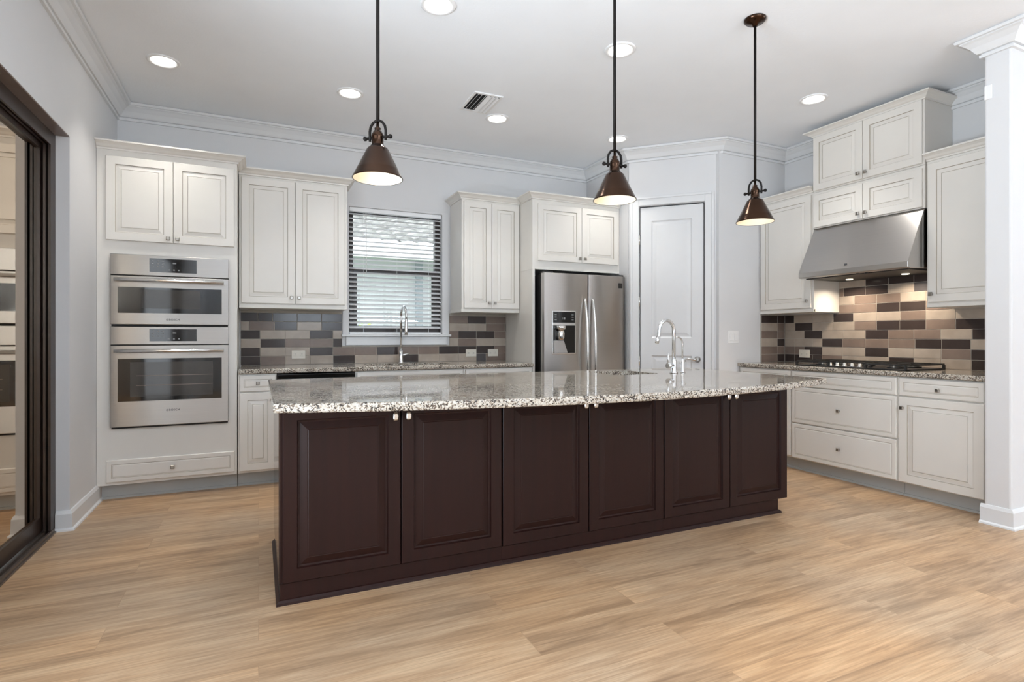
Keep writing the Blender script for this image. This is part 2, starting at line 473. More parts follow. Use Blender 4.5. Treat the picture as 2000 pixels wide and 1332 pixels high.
# pantry door and its casing
d2 = structroot('door_2', (BX, BY, 0), -pi / 4)
def casing(w):
    return [(0, 0), (w * .15, -.016), (w * .8, -.020), (w, -.012), (w, 0)]
mb = MB()
cw = .088
mb.box(D0 - cw, D0 - .004, -.018, 0, 0, DZ + cw).box(D1 + .004, D1 + cw, -.018, 0, 0, DZ + cw).box(D0 - .004, D1 + .004, -.018, 0, DZ + .004, DZ + cw)
mb.box(D0 - cw, D0 - cw + .022, -.028, -.018, 0, DZ + cw).box(D1 + cw - .022, D1 + cw, -.028, -.018, 0, DZ + cw).box(D0 - cw + .022, D1 + cw - .022, -.028, -.018, DZ + cw - .022, DZ + cw)
obj('casing', mb, M_trim, d2, bevel=.003)
mb = MB()
prof_in = [(0, .0), (.012, .010), (.022, .010), (.05, .004)]
dx0, dx1 = D0 + .009, D1 - .009
def door_face(mb, px0, px1, zs):
    """flat slab with sunk-and-raised panels"""
    z = .006
    yb = .045; yf = .010
    for a, b in zs:
        mb.box(dx0, dx1, yf, yb, z, a); 
        mb.box(dx0, px0, yf, yb, a, b); mb.box(px1, dx1, yf, yb, a, b)
        def loop(i, d): return [(px0 + i, yf + d, a + i), (px1 - i, yf + d, a + i), (px1 - i, yf + d, b - i), (px0 + i, yf + d, b - i)]
        mb.loft([loop(i, d) for i, d in prof_in], caps=(False, True))
        z = b
    mb.box(dx0, dx1, yf, yb, z, DZ - .014)
door_face(mb, D0 + .115, D1 - .115, [(.25, .98), (1.155, 2.325)])
obj('door_slab', mb, M_trim, d2)
obj('door_gap', MB().box(D0, D1, .046, .05, 0, DZ), M_dark, d2)  # near-black sheet behind the slab, painting in the gap's shade
for hz in (.35, .92, 1.52, 2.14):
    obj('hinge', MB().lathe([(.008, -.05), (.008, .05)], (D0 - .001, -.001, hz), 12).box(D0 - .012, D0, -.003, .004, hz - .045, hz + .045), M_nickel, d2)
hz = .945
obj('lever_handle', MB().lathe([(.030, 0), (.030, .008), (.012, .014), (.012, .05)], (D1 - .065, .010, hz), 20, axis='y')
    .tube([(D1 - .065, -.04, hz), (D1 - .10, -.046, hz + .002), (D1 - .14, -.044, hz + .008), (D1 - .175, -.042, hz + .006)], [.012, .011, .009, .007]), M_nickel, d2)

# ------------------------------------------------------------------ kitchen window, blind and the house outside
w1 = structroot('window_1', ((WX0 + WX1) / 2, YB, WZ0))
def rel(mb, root):
    x, y, z = root.location
    mb.v = [(a - x, b - y, c - z) for a, b, c in mb.v]
    return mb
fy0, fy1 = YB + .075, YB + .135
mb = MB().box(WX0, WX0 + .05, fy0, fy1, WZ0, WZ1).box(WX1 - .05, WX1, fy0, fy1, WZ0, WZ1).box(WX0 + .05, WX1 - .05, fy0, fy1, WZ0, WZ0 + .05).box(WX0 + .05, WX1 - .05, fy0, fy1, WZ1 - .05, WZ1)
obj('window_frame', rel(mb, w1), M_bronze, w1)
obj('meeting_rail', rel(MB().box(WX0 + .05, WX1 - .05, fy0 - .01, fy0 + .04, 1.785, 1.835), w1), M_bronze, w1)
mb = MB().box(WX0 + .05, WX0 + .085, fy0 - .012, fy0 + .02, WZ0 + .05, 1.785).box(WX1 - .085, WX1 - .05, fy0 - .012, fy0 + .02, WZ0 + .05, 1.785).box(WX0 + .085, WX1 - .085, fy0 - .012, fy0 + .02, WZ0 + .05, WZ0 + .085)
obj('lower_sash', rel(mb, w1), M_bronze, w1)
obj('pane', rel(MB().box(WX0 + .05, WX1 - .05, fy0 + .03, fy0 + .035, WZ0 + .05, WZ1 - .05), w1), M_glass, w1)
cx0, cx1 = WX0 - .058, WX1 + .072
mb = MB().box(cx0, WX0, YB - .014, YB, 1.19, 2.425).box(WX1, cx1, YB - .014, YB, 1.19, 2.425).box(WX0, WX1, YB - .014, YB, WZ1, 2.425)
obj('window_casing', rel(mb, w1), M_wall, w1, bevel=.002)
mb = MB().box(cx0 - .012, cx1 + .012, YB - .05, YB + .07, 1.168, 1.19)
obj('window_sill', rel(mb, w1), M_trim, w1, bevel=.004)
mb = MB().box(cx0 + .03, cx1 - .03, YB - .03, YB, 1.085, 1.168)
obj('apron', rel(mb, w1), M_trim, w1, bevel=.004)

bl = thing('window_blind', 'white horizontal slat blind in the window over the back sink', 'blind', ((WX0 + WX1) / 2, YB + .03, WZ0))
mb = MB().box(WX0 + .008, WX1 - .008, YB + .005, YB + .055, WZ1 - .04, WZ1 - .002)
obj('headrail', rel(mb, bl), M_slat, bl)
mb = MB()
z = WZ1 - .06; tl = radians(24)
while z > WZ0 + .045:
    mb.obox(((WX0 + WX1) / 2, YB + .03, z), ((WX1 - WX0) / 2 - .008, 0, 0), (0, .0245 * cos(tl), .0245 * sin(tl)), (0, -.0014 * sin(tl), .0014 * cos(tl)))
    z -= .0432
obj('slats', rel(mb, bl), M_slat, bl)
mb = MB().box(WX0 + .008, WX1 - .008, YB + .008, YB + .052, WZ0 + .004, WZ0 + .022)
obj('bottom_rail', rel(mb, bl), M_slat, bl)
for fx in (.15, .5, .85):
    x = WX0 + fx * (WX1 - WX0)
    obj('ladder_cord', rel(MB().box(x - .001, x + .001, YB + .003, YB + .0045, WZ0 + .01, WZ1 - .04), bl), M_slat, bl)
obj('tilt_wand', rel(MB().tube([(WX0 + .16, YB + .002, WZ1 - .05), (WX0 + .165, YB + .001, 1.95), (WX0 + .165, YB + .001, 1.75)], .003, 8), bl), M_white, bl)

nh = thing('neighbor_house', 'pale stucco house with grey tile roof outside the kitchen window', 'house', (2, 9, 0))
obj('wall', MB().box(-6, 6, 0, .2, -.3, 2.55), M_stucco, nh)
obj('soffit', MB().box(-6, 6, -.55, .0, 2.42, 2.5), M_soffit, nh)
obj('fascia', MB().box(-6, 6, -.6, -.55, 2.36, 2.56), M_fascia, nh)
mb = MB()
nx, rows = 240, 11
vs = []; fs = []
slope = .36
for r in range(rows):
    for q in range(2):
        y = -.66 + (r + q) * .33
        zz = 2.56 + (y + .66) * slope + (.035 if q == 0 else -.015)
        for i in range(nx + 1):
            x = -6 + 12 * i / nx
            vs.append((x, y, zz + .045 * abs(sin(pi * x / .26 + (r % 2) * .0))))
for r in range(2 * rows - 1):
    for i in range(nx):
        a = r * (nx + 1) + i
        fs.append((a, a + 1, a + nx + 2, a + nx + 1))
mb.add(vs, fs)
obj('roof', mb, M_roof, nh)
obj('downspout', MB().box(.36, .47, -.06, 0, -.3, 2.42), M_spout, nh)
sh = MB()
for i in range(140):
    a = random.uniform(0, 2 * pi); rr = random.uniform(.01, .10); zz = random.uniform(0, 1.36)
    c = Vector((rr * cos(a), rr * sin(a), zz)); d = Vector((cos(a), sin(a), random.uniform(-.2, .8))).normalized() * random.uniform(.05, .10)
    w = d.cross(Vector((0, 0, 1))).normalized() * .03; n = d.cross(w).normalized() * .006
    sh.add([c, c + d * .5 + w + n, c + d, c + d * .5 - w + n, c + d * .5 - n * 1.5], [(0, 1, 4), (1, 2, 4), (2, 3, 4), (3, 0, 4)])
tag(obj('shrub', sh, M_leaf, loc=(1.23, 7.2, -.02)), 'bright green leafy shrub seen through the bottom left of the blind', 'shrub')
lawn = obj('lawn', MB().box(-8, 12, YB + T, 8.3, -.3, -.05), M_grass)
tag(lawn, 'strip of grass outside between the kitchen window and the neighbouring house', 'grass'); lawn['kind'] = 'stuff'

# rear windows (behind the camera): frames round the added area lights
for i, (a, b) in enumerate(REAR_WIN):
    m_ = (a + b) / 2
    struct('window_%d' % (i + 2), MB().box(a, a + .05, REAR - .1, REAR - .04, .6, 2.7).box(b - .05, b, REAR - .1, REAR - .04, .6, 2.7).box(m_ - .03, m_ + .03, REAR - .1, REAR - .04, .65, 2.65).box(a + .05, b - .05, REAR - .1, REAR - .04, .6, .65).box(a + .05, b - .05, REAR - .1, REAR - .04, 2.65, 2.7), M_bronze)
struct('window_4', MB().box(FARX + .04, FARX + .1, -2.5, -2.45, .6, 2.7).box(FARX + .04, FARX + .1, .05, .1, .6, 2.7).box(FARX + .04, FARX + .1, -2.45, .05, .6, .65).box(FARX + .04, FARX + .1, -2.45, .05, 2.65, 2.7), M_bronze)

# ------------------------------------------------------------------ sliding glass door on the left
d1 = structroot('door_1', (XL - .13, 2.2, 0))
FX0, FX1 = XL - .20, XL - .068
mb = MB()
# jamb at the far end with channels
mb.box(FX0, FX1, DO1 - .028, DO1, 0, DOZ)
for x in (FX1 - .012, FX1 - .036, FX1 - .128):
    mb.box(x, x + .012, DO1 - .085, DO1 - .028, .03, DOZ - .03)
mb.box(FX0, FX1, DO0, DO0 + .05, 0, DOZ)
obj('jamb', rel(mb, d1), M_bronze, d1)
mb = MB().box(FX0, FX1, DO0 + .05, DO1 - .028, DOZ - .03, DOZ)
for x in (FX1 - .012, FX1 - .036, FX1 - .128):
    mb.box(x, x + .012, DO0 + .05, DO1 - .085, DOZ - .085, DOZ - .03)
obj('head', rel(mb, d1), M_bronze, d1)
obj('head_strip', rel(MB().box(FX1, XL - .003, DO0, DO1, DOZ - .005, DOZ), d1), M_headc, d1)  # thin brown sheet on the underside of the header
mb = MB().box(FX0 - .02, FX1 + .012, DO0 + .05, DO1 - .028, 0, .010)
for x in (FX1 - .006, FX1 - .036, FX1 - .128):
    mb.box(x, x + .010, DO0 + .05, DO1 - .028, .010, .026)
obj('track', rel(mb, d1), M_track, d1)
for y0, y1 in ((2.12, DO1 - .05),):  # near leaf left out so the added terrace light gets in
    px0, px1 = FX1 - .086, FX1 - .046
    mb = MB().box(px0, px1, y0, y0 + .07, .028, DOZ - .035).box(px0, px1, y1 - .05, y1, .028, DOZ - .035)
    mb.box(px0, px1, y0 + .07, y1 - .05, .028, .115).box(px0, px1, y0 + .07, y1 - .05, DOZ - .115, DOZ - .035)
    pn = obj('door_panel', rel(mb, d1), M_bronze, d1)
    obj('glass', rel(MB().box(px0 + .020, px0 + .026, y0 + .07, y1 - .05, .115, DOZ - .115), d1), M_tint, pn)
pt = tag(obj('patio', MB().box(-6, XL - .22, -4, YB + T, -.15, -.04), M_patio), 'concrete patio slab outside the sliding glass door', 'patio')

# ------------------------------------------------------------------ cabinets
DOORP = [(0, .003), (.003, 0), (.056, 0), (.0595, .007), (.066, .007), (.089, .002), (.0915, .004), (.095, .001)]
DOORM = [0, 0, 1, 0, 0, 1, 0, 0]
DRAWP = [(0, .004), (.004, 0), (.030, 0), (.033, .003), (.037, .003), (.041, 0)]
DRAWM = [0, 0, 1, 0, 0, 0]
KNOB = None
def knob(parent, x, z, y=-.02, m=M_knob, oval=False):
    mb = MB().lathe([(.0055, 0), (.0055, .016)], (x, y, z), 10, axis='y')
    if oval:
        mb.loft([[(x + .0135 * math.copysign(abs(cos(a)) ** .6, cos(a)) * s_, y - d_, z + .021 * math.copysign(abs(sin(a)) ** .6, sin(a)) * s_) for a in [2 * pi * k / 16 for k in range(16)]] for s_, d_ in ((.6, .014), (1, .019), (1, .025), (.6, .030))], sm=True)
    else:
        mb.loft([[(x - .013 * s_, y - d_, z - .013 * s_), (x + .013 * s_, y - d_, z - .013 * s_), (x + .013 * s_, y - d_, z + .013 * s_), (x - .013 * s_, y - d_, z + .013 * s_)] for s_, d_ in ((.75, .014), (1, .018), (1, .024), (.7, .028))])
    return obj('knob', mb, m, parent)
ISLP = [(0, .003), (.003, 0), (.058, 0), (.062, .011), (.070, .012), (.100, .003), (.103, .0035), (.106, .002)]
def door(root, x0, x1, z0, z1, k, kz=None, mats=None, oval=False, km=M_knob, yf=-.02):
    """k: 'l'/'r' knob side, kz knob height"""
    o = obj('door', MB().panel(x0, x1, z0, z1, yf, 0, ISLP if oval else DOORP, DOORM), mats or [M_cab, M_glaze], root)
    if k:
        kx = x0 + .028 if k == 'l' else x1 - .028
        knob(o, kx, kz, yf, km, oval)
    return o
def drawer(root, x0, x1, z0, z1, kz=None, mats=None):
    o = obj('drawer', MB().panel(x0, x1, z0, z1, -.02, 0, DRAWP, DRAWM), mats or [M_cab, M_glaze], root)
    if kz is not None: knob(o, (x0 + x1) / 2, kz)
    return o
def crownprof(z0, h=.055, p=.062):
    return [(0, z0), (.010, z0), (.012, z0 + .010), (.022, z0 + .016), (p * .55, z0 + h * .55), (p * .85, z0 + h * .75), (p, z0 + h * .8), (p, z0 + h), (0, z0 + h)]
def cab_crown(root, x0, x1, d, z0, h=.055, p=.062, l=True, r=True, dl=None, dr=None):
    path = ([(x0, dl or d)] if l else []) + [(x0, 0), (x1, 0)] + ([(x1, dr or d)] if r else [])
    return obj('crown_molding', MB().sweep(path, crownprof(z0, h, p)).box(x0, x1, 0, d, z0, z0 + h - .01), M_cab, root)
def body(root, w, d, z0, z1, extra=None, m=None):
    mb = MB().box(0, w, 0, d, z0, z1)
    if extra: extra(mb)
    return obj('body', mb, m or M_cab, root, bevel=.0015, seg=1)

YF = 4.765
# tall oven cabinet
oc = thing('oven_cabinet', 'tall cream cabinet at the left wall holding the two built-in ovens', 'cabinet', (XL + .002, YF, 0))
W = -.15 - XL - .004
ox0, ox1, oz0, oz1 = -.954 - XL, -.208 - XL, .512, 1.757
mb = MB().box(0, ox0 + .012, 0, .63, .11, 2.5).box(ox1 - .012, W, 0, .63, .11, 2.5).box(ox0 + .012, ox1 - .012, 0, .63, oz1 - .01, 2.5).box(ox0 + .012, ox1 - .012, 0, .63, .11, oz0 + .01).box(ox0 + .012, ox1 - .012, .6, .63, oz0 + .01, oz1 - .01)
obj('body', mb, M_cab, oc)
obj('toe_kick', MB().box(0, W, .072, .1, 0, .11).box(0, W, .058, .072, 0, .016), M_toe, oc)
door(oc, .056, .464, 1.856, 2.452, 'r', 1.886)
door(oc, .468, .868, 1.856, 2.452, 'l', 1.886)
drawer(oc, .058, .870, .132, .290, .213)
cab_crown(oc, 0, W, .63, 2.498, l=False, dr=.225)

def oven(name, label, z0, z1, zc, gz0, gz1, inset, hz, racks, logo_z):
    """z0..z1 overall, zc = top of the door, gz = glass, inset = viewing window"""
    w = ox1 - ox0
    o = thing(name, label, 'oven', (XL + ox0, YF, z0))
    H = z1 - z0
    obj('body', MB().box(.02, w - .02, .0, .55, .004, H - .004), M_black, o)
    obj('control_panel', MB().box(0, w, -.030, .0, zc + .006 - z0, H), M_steel, o, bevel=.003)
    ph = H - (zc + .006 - z0)
    pz = zc + .006 - z0
    ic = MB().box(w * .315, w * .715, -.0325, -.030, pz + ph * .18, pz + ph * .86)
    for i in range(3):
        for j in range(3):
            ic.box(w * (.335 + .042 * i), w * (.335 + .042 * i) + .013, -.0332, -.0325, pz + ph * (.44 + .14 * j), pz + ph * (.44 + .14 * j) + .006, 1)
    for i in range(3):
        ic.box(w * (.47 + .042 * i), w * (.47 + .042 * i) + .012, -.0332, -.0325, pz + ph * .28, pz + ph * .28 + .009, 1)
    ic.box(w * .51, w * .54, -.0332, -.0325, pz + ph * .62, pz + ph * .62 + .010, 1)
    obj('display', ic, [M_blkglass, M_icon], o)
    obj('vent_gap', MB().box(0, w, -.016, 0, zc - z0, zc + .006 - z0), M_dark, o)
    dr = obj('door', MB().box(0, w, -.036, 0, .012, zc - z0), M_steel, o, bevel=.004)
    obj('door_glass', MB().box(w * .062, w * .938, -.0385, -.036, gz0 - z0, gz1 - z0), M_blkglass, dr)
    a, b, c, d_ = inset
    obj('viewing_window', MB().box(w * a, w * b, -.0395, -.0385, c - z0, d_ - z0), M_window, dr)
    for rz in racks:
        obj('oven_rack', MB().box(w * (a + .05), w * b - .002, -.0402, -.0395, rz - z0, rz - z0 + .004), M_track, dr)
    hl = MB().tube([(w * .04, -.075, hz - z0), (w * .96, -.075, hz - z0)], .0125, 16)
    hl.box(w * .04, w * .065, -.075, -.036, hz - z0 - .011, hz - z0 + .011).box(w * .935, w * .96, -.075, -.036, hz - z0 - .011, hz - z0 + .011)
    obj('handle', hl, M_nickel, dr)
    t = text('lettering', 'BOSCH', .019, dr, (w * .525, -.0366, logo_z - z0), (pi / 2, 0, 0), M_logo, .0004)
    em = MB()
    n = 20
    for r_ in (.0075,):
        em.loft([[(w * .465 + rr * cos(2 * pi * k / n), -.0362 - y_, logo_z - z0 + rr * sin(2 * pi * k / n)) for k in range(n)] for rr, y_ in ((r_, 0), (r_, .0008), (r_ * .8, .0008), (r_ * .8, 0))], caps=(False, False))
    em.box(w * .465 - .0015, w * .465 + .0015, -.037, -.0362, logo_z - z0 - .005, logo_z - z0 + .005)
    obj('emblem', em, M_logo, dr)
    obj('bottom_trim', MB().box(.006, w - .006, -.02, 0, 0, .012), M_dark, o)
    return o
oven('microwave_oven', 'stainless built-in microwave oven above the larger oven', 1.243, 1.757, 1.604, 1.338, 1.523, (.25, .75, 1.372, 1.508), 1.574, [], 1.292)
oven('built_in_oven', 'large stainless wall oven below the built-in microwave', .512, 1.241, 1.105, .705, 1.010, (.16, .86, .735, .985), 1.066, [.815, .885], .632)

# wall cabinets on the back wall
def wall_cab_back(name, label, x0, x1, dl, mid, zb, zt, yf, d, dz0, dz1, knobz, l=True, r=True, dlft=None, dr=None, x0d=None, x1d=None, rail=True, end=None):
    o = thing(name, label, 'cabinet', (x0, yf, zb))
    w = x1 - x0
    body(o, w, d, 0, zt - zb)
    if rail: obj('light_rail', MB().box(0, w, -.006, .02, -.0, .032).box(-.006 if l else 0, 0, -.006, d, 0, .032), M_cab, o, bevel=.003)
    a = (x0d if x0d is not None else x0 + .008) - x0; b = (x1d if x1d is not None else x1 - .008) - x0
    m_ = mid - x0
    door(o, a, m_ - .002, dz0 - zb, dz1 - zb, 'r', knobz - zb)
    door(o, m_ + .002, b, dz0 - zb, dz1 - zb, 'l', knobz - zb)
    cab_crown(o, 0, w, d, zt - zb, l=l, r=r, dl=dlft, dr=dr)
    return o
YU = 5.055
wall_cab_back('upper_cabinet', 'cream two-door wall cabinet between the ovens and the window', -.146, .712, None, .283, 1.405, 2.498, YU, .343, 1.445, 2.478, 1.497, l=False, x0d=-.128, x1d=.690)
wall_cab_back('upper_cabinet', 'narrow cream two-door wall cabinet between the window and the refrigerator', 1.780, 2.396, None, 2.087, 1.405, 2.498, YU, .343, 1.445, 2.478, 1.497, r=False, x0d=1.800, x1d=2.388)
fc = thing('refrigerator_cabinet', 'cream cabinet with a tall side panel built over the refrigerator', 'cabinet', (2.398, YF, 0))
w = 3.408 - 2.398
body(fc, w, .632, 1.82, 2.498)
obj('side_panel', MB().box(0, .026, 0, .632, 0, 1.82), M_cab, fc)
door(fc, .054, .542, 1.905, 2.455, 'r', 1.945)
door(fc, .546, .985, 1.905, 2.455, 'l', 1.945)
cab_crown(fc, 0, w, .632, 2.498, r=False, dl=.225)

# base cabinets on the back wall
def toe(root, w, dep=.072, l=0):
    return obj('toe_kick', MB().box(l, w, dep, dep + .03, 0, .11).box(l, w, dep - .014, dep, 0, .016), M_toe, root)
b1 = thing('base_cabinet', 'narrow cream base cabinet with one drawer right beside the ovens', 'cabinet', (-.146, YF, 0))
body(b1, .276, .63, .11, .876); toe(b1, .276)
drawer(b1, .012, .270, .742, .866, .806); door(b1, .012, .270, .128, .730, 'r', .68)
dw = thing('dishwasher', 'dishwasher under the back counter, its black top edge just showing', 'dishwasher', (.134, YF, 0))
obj('body', MB().box(0, .60, .0, .58, .02, .868), M_black, dw)
obj('door', MB().box(.003, .597, -.03, 0, .12, .832), M_steel, dw, bevel=.004)
obj('control_strip', MB().box(.003, .597, -.034, 0, .835, .868), M_blkglass, dw, bevel=.003)
obj('handle', MB().tube([(.06, -.065, .80), (.54, -.065, .80)], .010).box(.06, .075, -.065, -.03, .792, .808).box(.525, .54, -.065, -.03, .792, .808), M_nickel, dw)
b2 = thing('base_cabinet', 'cream sink base cabinet under the window, mostly hidden by the island', 'cabinet', (.736, YF, 0))
obj('body', MB().box(0, .96, 0, .63, .11, .62).box(0, .96, 0, .05, .62, .876), M_cab, b2); toe(b2, .96)
drawer(b2, .012, .948, .742, .866); door(b2, .012, .478, .128, .730, 'r', .68); door(b2, .482, .948, .128, .730, 'l', .68)
b3 = thing('base_cabinet', 'cream base cabinet beside the refrigerator panel, mostly hidden by the island', 'cabinet', (1.698, YF, 0))
body(b3, .697, .63, .11, .876); toe(b3, .697)
drawer(b3, .012, .685, .742, .866, .806); door(b3, .012, .346, .128, .730, 'r', .68); door(b3, .350, .685, .128, .730, 'l', .68)

# right-hand run: local x runs towards -Y, local y runs to +X
RX = 4.258
def right(name, label, y_left, x=RX, z=0, cat='cabinet'):
    return thing(name, label, cat, (x, y_left, z), -pi / 2)
r1 = right('base_cabinet', 'cream corner base cabinet left of the wide drawers', YS - .004)
body(r1, .586, .62, .11, .876); toe(r1, .586)
drawer(r1, .03, .578, .742, .866, .806); door(r1, .03, .302, .128, .730, 'r', .68); door(r1, .306, .578, .128, .730, 'l', .68)
r2 = right('base_cabinet', 'wide cream base cabinet with three drawers under the cooktop', 3.388)
body(r2, .884, .62, .11, .876); toe(r2, .884)
drawer(r2, .006, .878, .742, .868); drawer(r2, .006, .878, .424, .732, .572); drawer(r2, .006, .878, .118, .414, .262)
r3 = right('base_cabinet', 'cream base cabinet with drawer and door beside the wall end', 2.502)
body(r3, .553, .62, .11, .876); toe(r3, .553)
drawer(r3, .010, .530, .742, .868, .800); door(r3, .010, .530, .118, .732, 'l', .655)

UX = 4.54
def wallcab_right(label, yl, yr, zb, zt, dz0, dz1, kside, kz, crown_lr):
    o = right('upper_cabinet', label, yl, UX, zb)
    w = yl - yr
    body(o, w, XR - UX - .004, 0, zt - zb)
    obj('light_rail', MB().box(0, w, -.006, .02, 0, .030), M_cab, o, bevel=.003)
    door(o, .014, w - .020 if kside == 'r' else w - .010, dz0 - zb, dz1 - zb, kside, kz - zb)
    cab_crown(o, 0, w, XR - UX - .004, zt - zb, l=crown_lr[0], r=crown_lr[1])
    return o
wallcab_right('cream single-door wall cabinet left of the range hood', YS - .004, 3.394, 1.390, 2.465, 1.428, 2.448, 'r', 1.490, (False, False))
wallcab_right('cream single-door wall cabinet right of the range hood', 2.468, 1.950, 1.385, 2.472, 1.423, 2.450, 'l', 1.482, (False, False))
hc = right('upper_cabinet', 'lower cream two-door cabinet directly on top of the range hood', 3.388, 4.525, 2.130)
body(hc, .912, .356, 0, .322)
door(hc, .010, .452, .008, .298, 'r', .052); door(hc, .456, .902, .008, .298, 'l', .052)
hc2 = right('upper_cabinet', 'upper cream two-door cabinet below the ceiling, stacked over the hood cabinet', 3.388, 4.525, 2.454)
body(hc2, .912, .356, 0, .492)
door(hc2, .010, .452, .012, .488, 'r', .058); door(hc2, .456, .902, .012, .488, 'l', .058)
cab_crown(hc2, 0, .912, .356, .492, h=.05, p=.062)

# range hood
HOOD_W = 2.8
hd = right('range_hood', 'stainless range hood over the cooktop', 3.384, 4.525, 1.675, 'range hood')
w = .904; fr = -.20
side = [(.352, 0.02), (fr + .03, 0.0), (fr, .006), (fr, .048), (.004, .452), (.352, .452)]
mb = MB()
loops = [[(x, y, z) for y, z in side] for x in (0, w)]
mb.loft(loops)
obj('canopy', mb, M_hood, hd, bevel=.003)
obj('filter_panel', MB().box(.03, w - .03, fr + .06, .33, -.006, .010), M_iron, hd)
for i in range(2):
    obj('control_knob', MB().lathe([(.012, 0), (.012, .012)], (.50 + .07 * i, fr + .045, -.010), 14), M_black, hd)
for i in range(2):
    lx = .22 + .46 * i
    obj('lamp_lens', MB().lathe([(.028, -.006), (.026, -.012), (.0, -.013)], (lx, .16, 0), 20), M_bulb, hd)
    area_light('hood_light', (4.525 + .16, 3.384 - lx, 1.675 - .016), (0, 0, 0), .05, .05, HOOD_W, (1, .84, .66), 'DISK', 2.6)
tt = Vector((0, .204, .404)).normalized()
nrm = Vector((0, -.404, .204)).normalized()
c = Vector((.42, fr, .048)) + tt * .035
mb = MB().obox(c + nrm * .002, (.011, 0, 0), tt * .008, nrm * .0015)
obj('badge', mb, M_logo, hd)

# ------------------------------------------------------------------ countertops
def offset_loop(pts, d):
    """inset (d>0) a counter-clockwise polygon"""
    n = len(pts); out = []
    for i in range(n):
        p0, p1, p2 = Vector(pts[i - 1]), Vector(pts[i]), Vector(pts[(i + 1) % n])
        e1 = (p1 - p0).normalized(); e2 = (p2 - p1).normalized()
        n1 = Vector((-e1.y, e1.x)); n2 = Vector((-e2.y, e2.x))
        b = (n1 + n2).normalized(); q = b / max(.3, b.dot(n1))
        out.append(tuple(p1 + q * d))
    return out
def slab(name, outer, hole, z0, z1, e=.009):
    bm = bmesh.new()
    prof = [(e, z0), (e * .3, z0 + e * .3), (0, z0 + e), (0, z1 - e), (e * .3, z1 - e * .3), (e, z1)]
    rings = []
    for d, z in prof:
        rings.append([bm.verts.new((x, y, z)) for x, y in (offset_loop(outer, d) if d else outer)])
    n = len(outer)
    for a, b in zip(rings, rings[1:]):
        for i in range(n): bm.faces.new((a[i], a[(i + 1) % n], b[(i + 1) % n], b[i]))
    hr = []
    if hole:
        for z in (z0, z1): hr.append([bm.verts.new((x, y, z)) for x, y in hole])
        k = len(hole)
        for i in range(k): bm.faces.new((hr[0][i], hr[1][i], hr[1][(i + 1) % k], hr[0][(i + 1) % k]))
    bm.edges.ensure_lookup_table()
    for top, ring in ((0, rings[0]), (1, rings[-1])):
        es = []
        loops_ = [ring] + ([hr[top]] if hole else [])
        for lp in loops_:
            for i in range(len(lp)):
                ed = bm.edges.get((lp[i], lp[(i + 1) % len(lp)])) or bm.edges.new((lp[i], lp[(i + 1) % len(lp)]))
                es.append(ed)
        bmesh.ops.triangle_fill(bm, edges=es, use_beauty=True, use_dissolve=False)
    bmesh.ops.recalc_face_normals(bm, faces=bm.faces)
    me = bpy.data.meshes.new(name); bm.to_mesh(me); bm.free()
    me.materials.append(M_granite)
    return obj(name, me, None)
def rect(x0, x1, y0, y1): return [(x0, y0), (x1, y0), (x1, y1), (x0, y1)]
def rrect(x0, x1, y0, y1, r, n=5):
    out = []
    for cx, cy, a0 in ((x1 - r, y0 + r, -pi / 2), (x1 - r, y1 - r, 0), (x0 + r, y1 - r, pi / 2), (x0 + r, y0 + r, pi)):
        for i in range(n + 1):
            a = a0 + pi / 2 * i / n
            out.append((cx + r * cos(a), cy + r * sin(a)))
    return out

bc = slab('countertop', rect(-.143, 2.394, 4.735, 5.392), rrect(.87, 1.62, 4.88, 5.20, .04), .879, .915)
tag(bc, 'long granite countertop along the back wall under the window', 'countertop')
rc = slab('countertop', rect(4.228, 4.879, 1.938, 3.974), None, .879, .915)
tag(rc, 'granite countertop along the right wall holding the cooktop', 'countertop')
IX0, IX1 = .05, 3.24
pts = []
n = 36
for i in range(n + 1):
    u = -1 + 2 * i / n
    pts.append((IX0 + (IX1 - IX0) * i / n, 2.335 - .275 * (1 - u * u)))
outer = pts + [(IX1, 3.66), (IX0, 3.66)]
SHX0, SHX1, SHY0, SHY1 = 2.20, 2.57, 3.10, 3.50
ic_ = slab('countertop', outer, rrect(SHX0, SHX1, SHY0, SHY1, .05), .871, .908)
tag(ic_, 'bow-fronted granite countertop of the kitchen island', 'countertop')

def basin(label, x0, x1, y0, y1, z0, z1):
    mb = MB()
    o_ = rrect(x0, x1, y0, y1, .05); i_ = rrect(x0 + .012, x1 - .012, y0 + .012, y1 - .012, .045)
    L3 = lambda l, z: [(x, y, z) for x, y in l]
    mb.loft([L3(o_, z0), L3(o_, z1), L3(i_, z1), L3(i_, z0 + .012)])
    return tag(obj('sink', mb, M_sink), label, 'sink')
basin('stainless sink set in the back counter under the window', .862, 1.628, 4.872, 5.208, .68, .8785)
basin('small stainless prep sink set in the island countertop', SHX0 - .008, SHX1 + .008, SHY0 - .008, SHY1 + .008, .70, .8705)

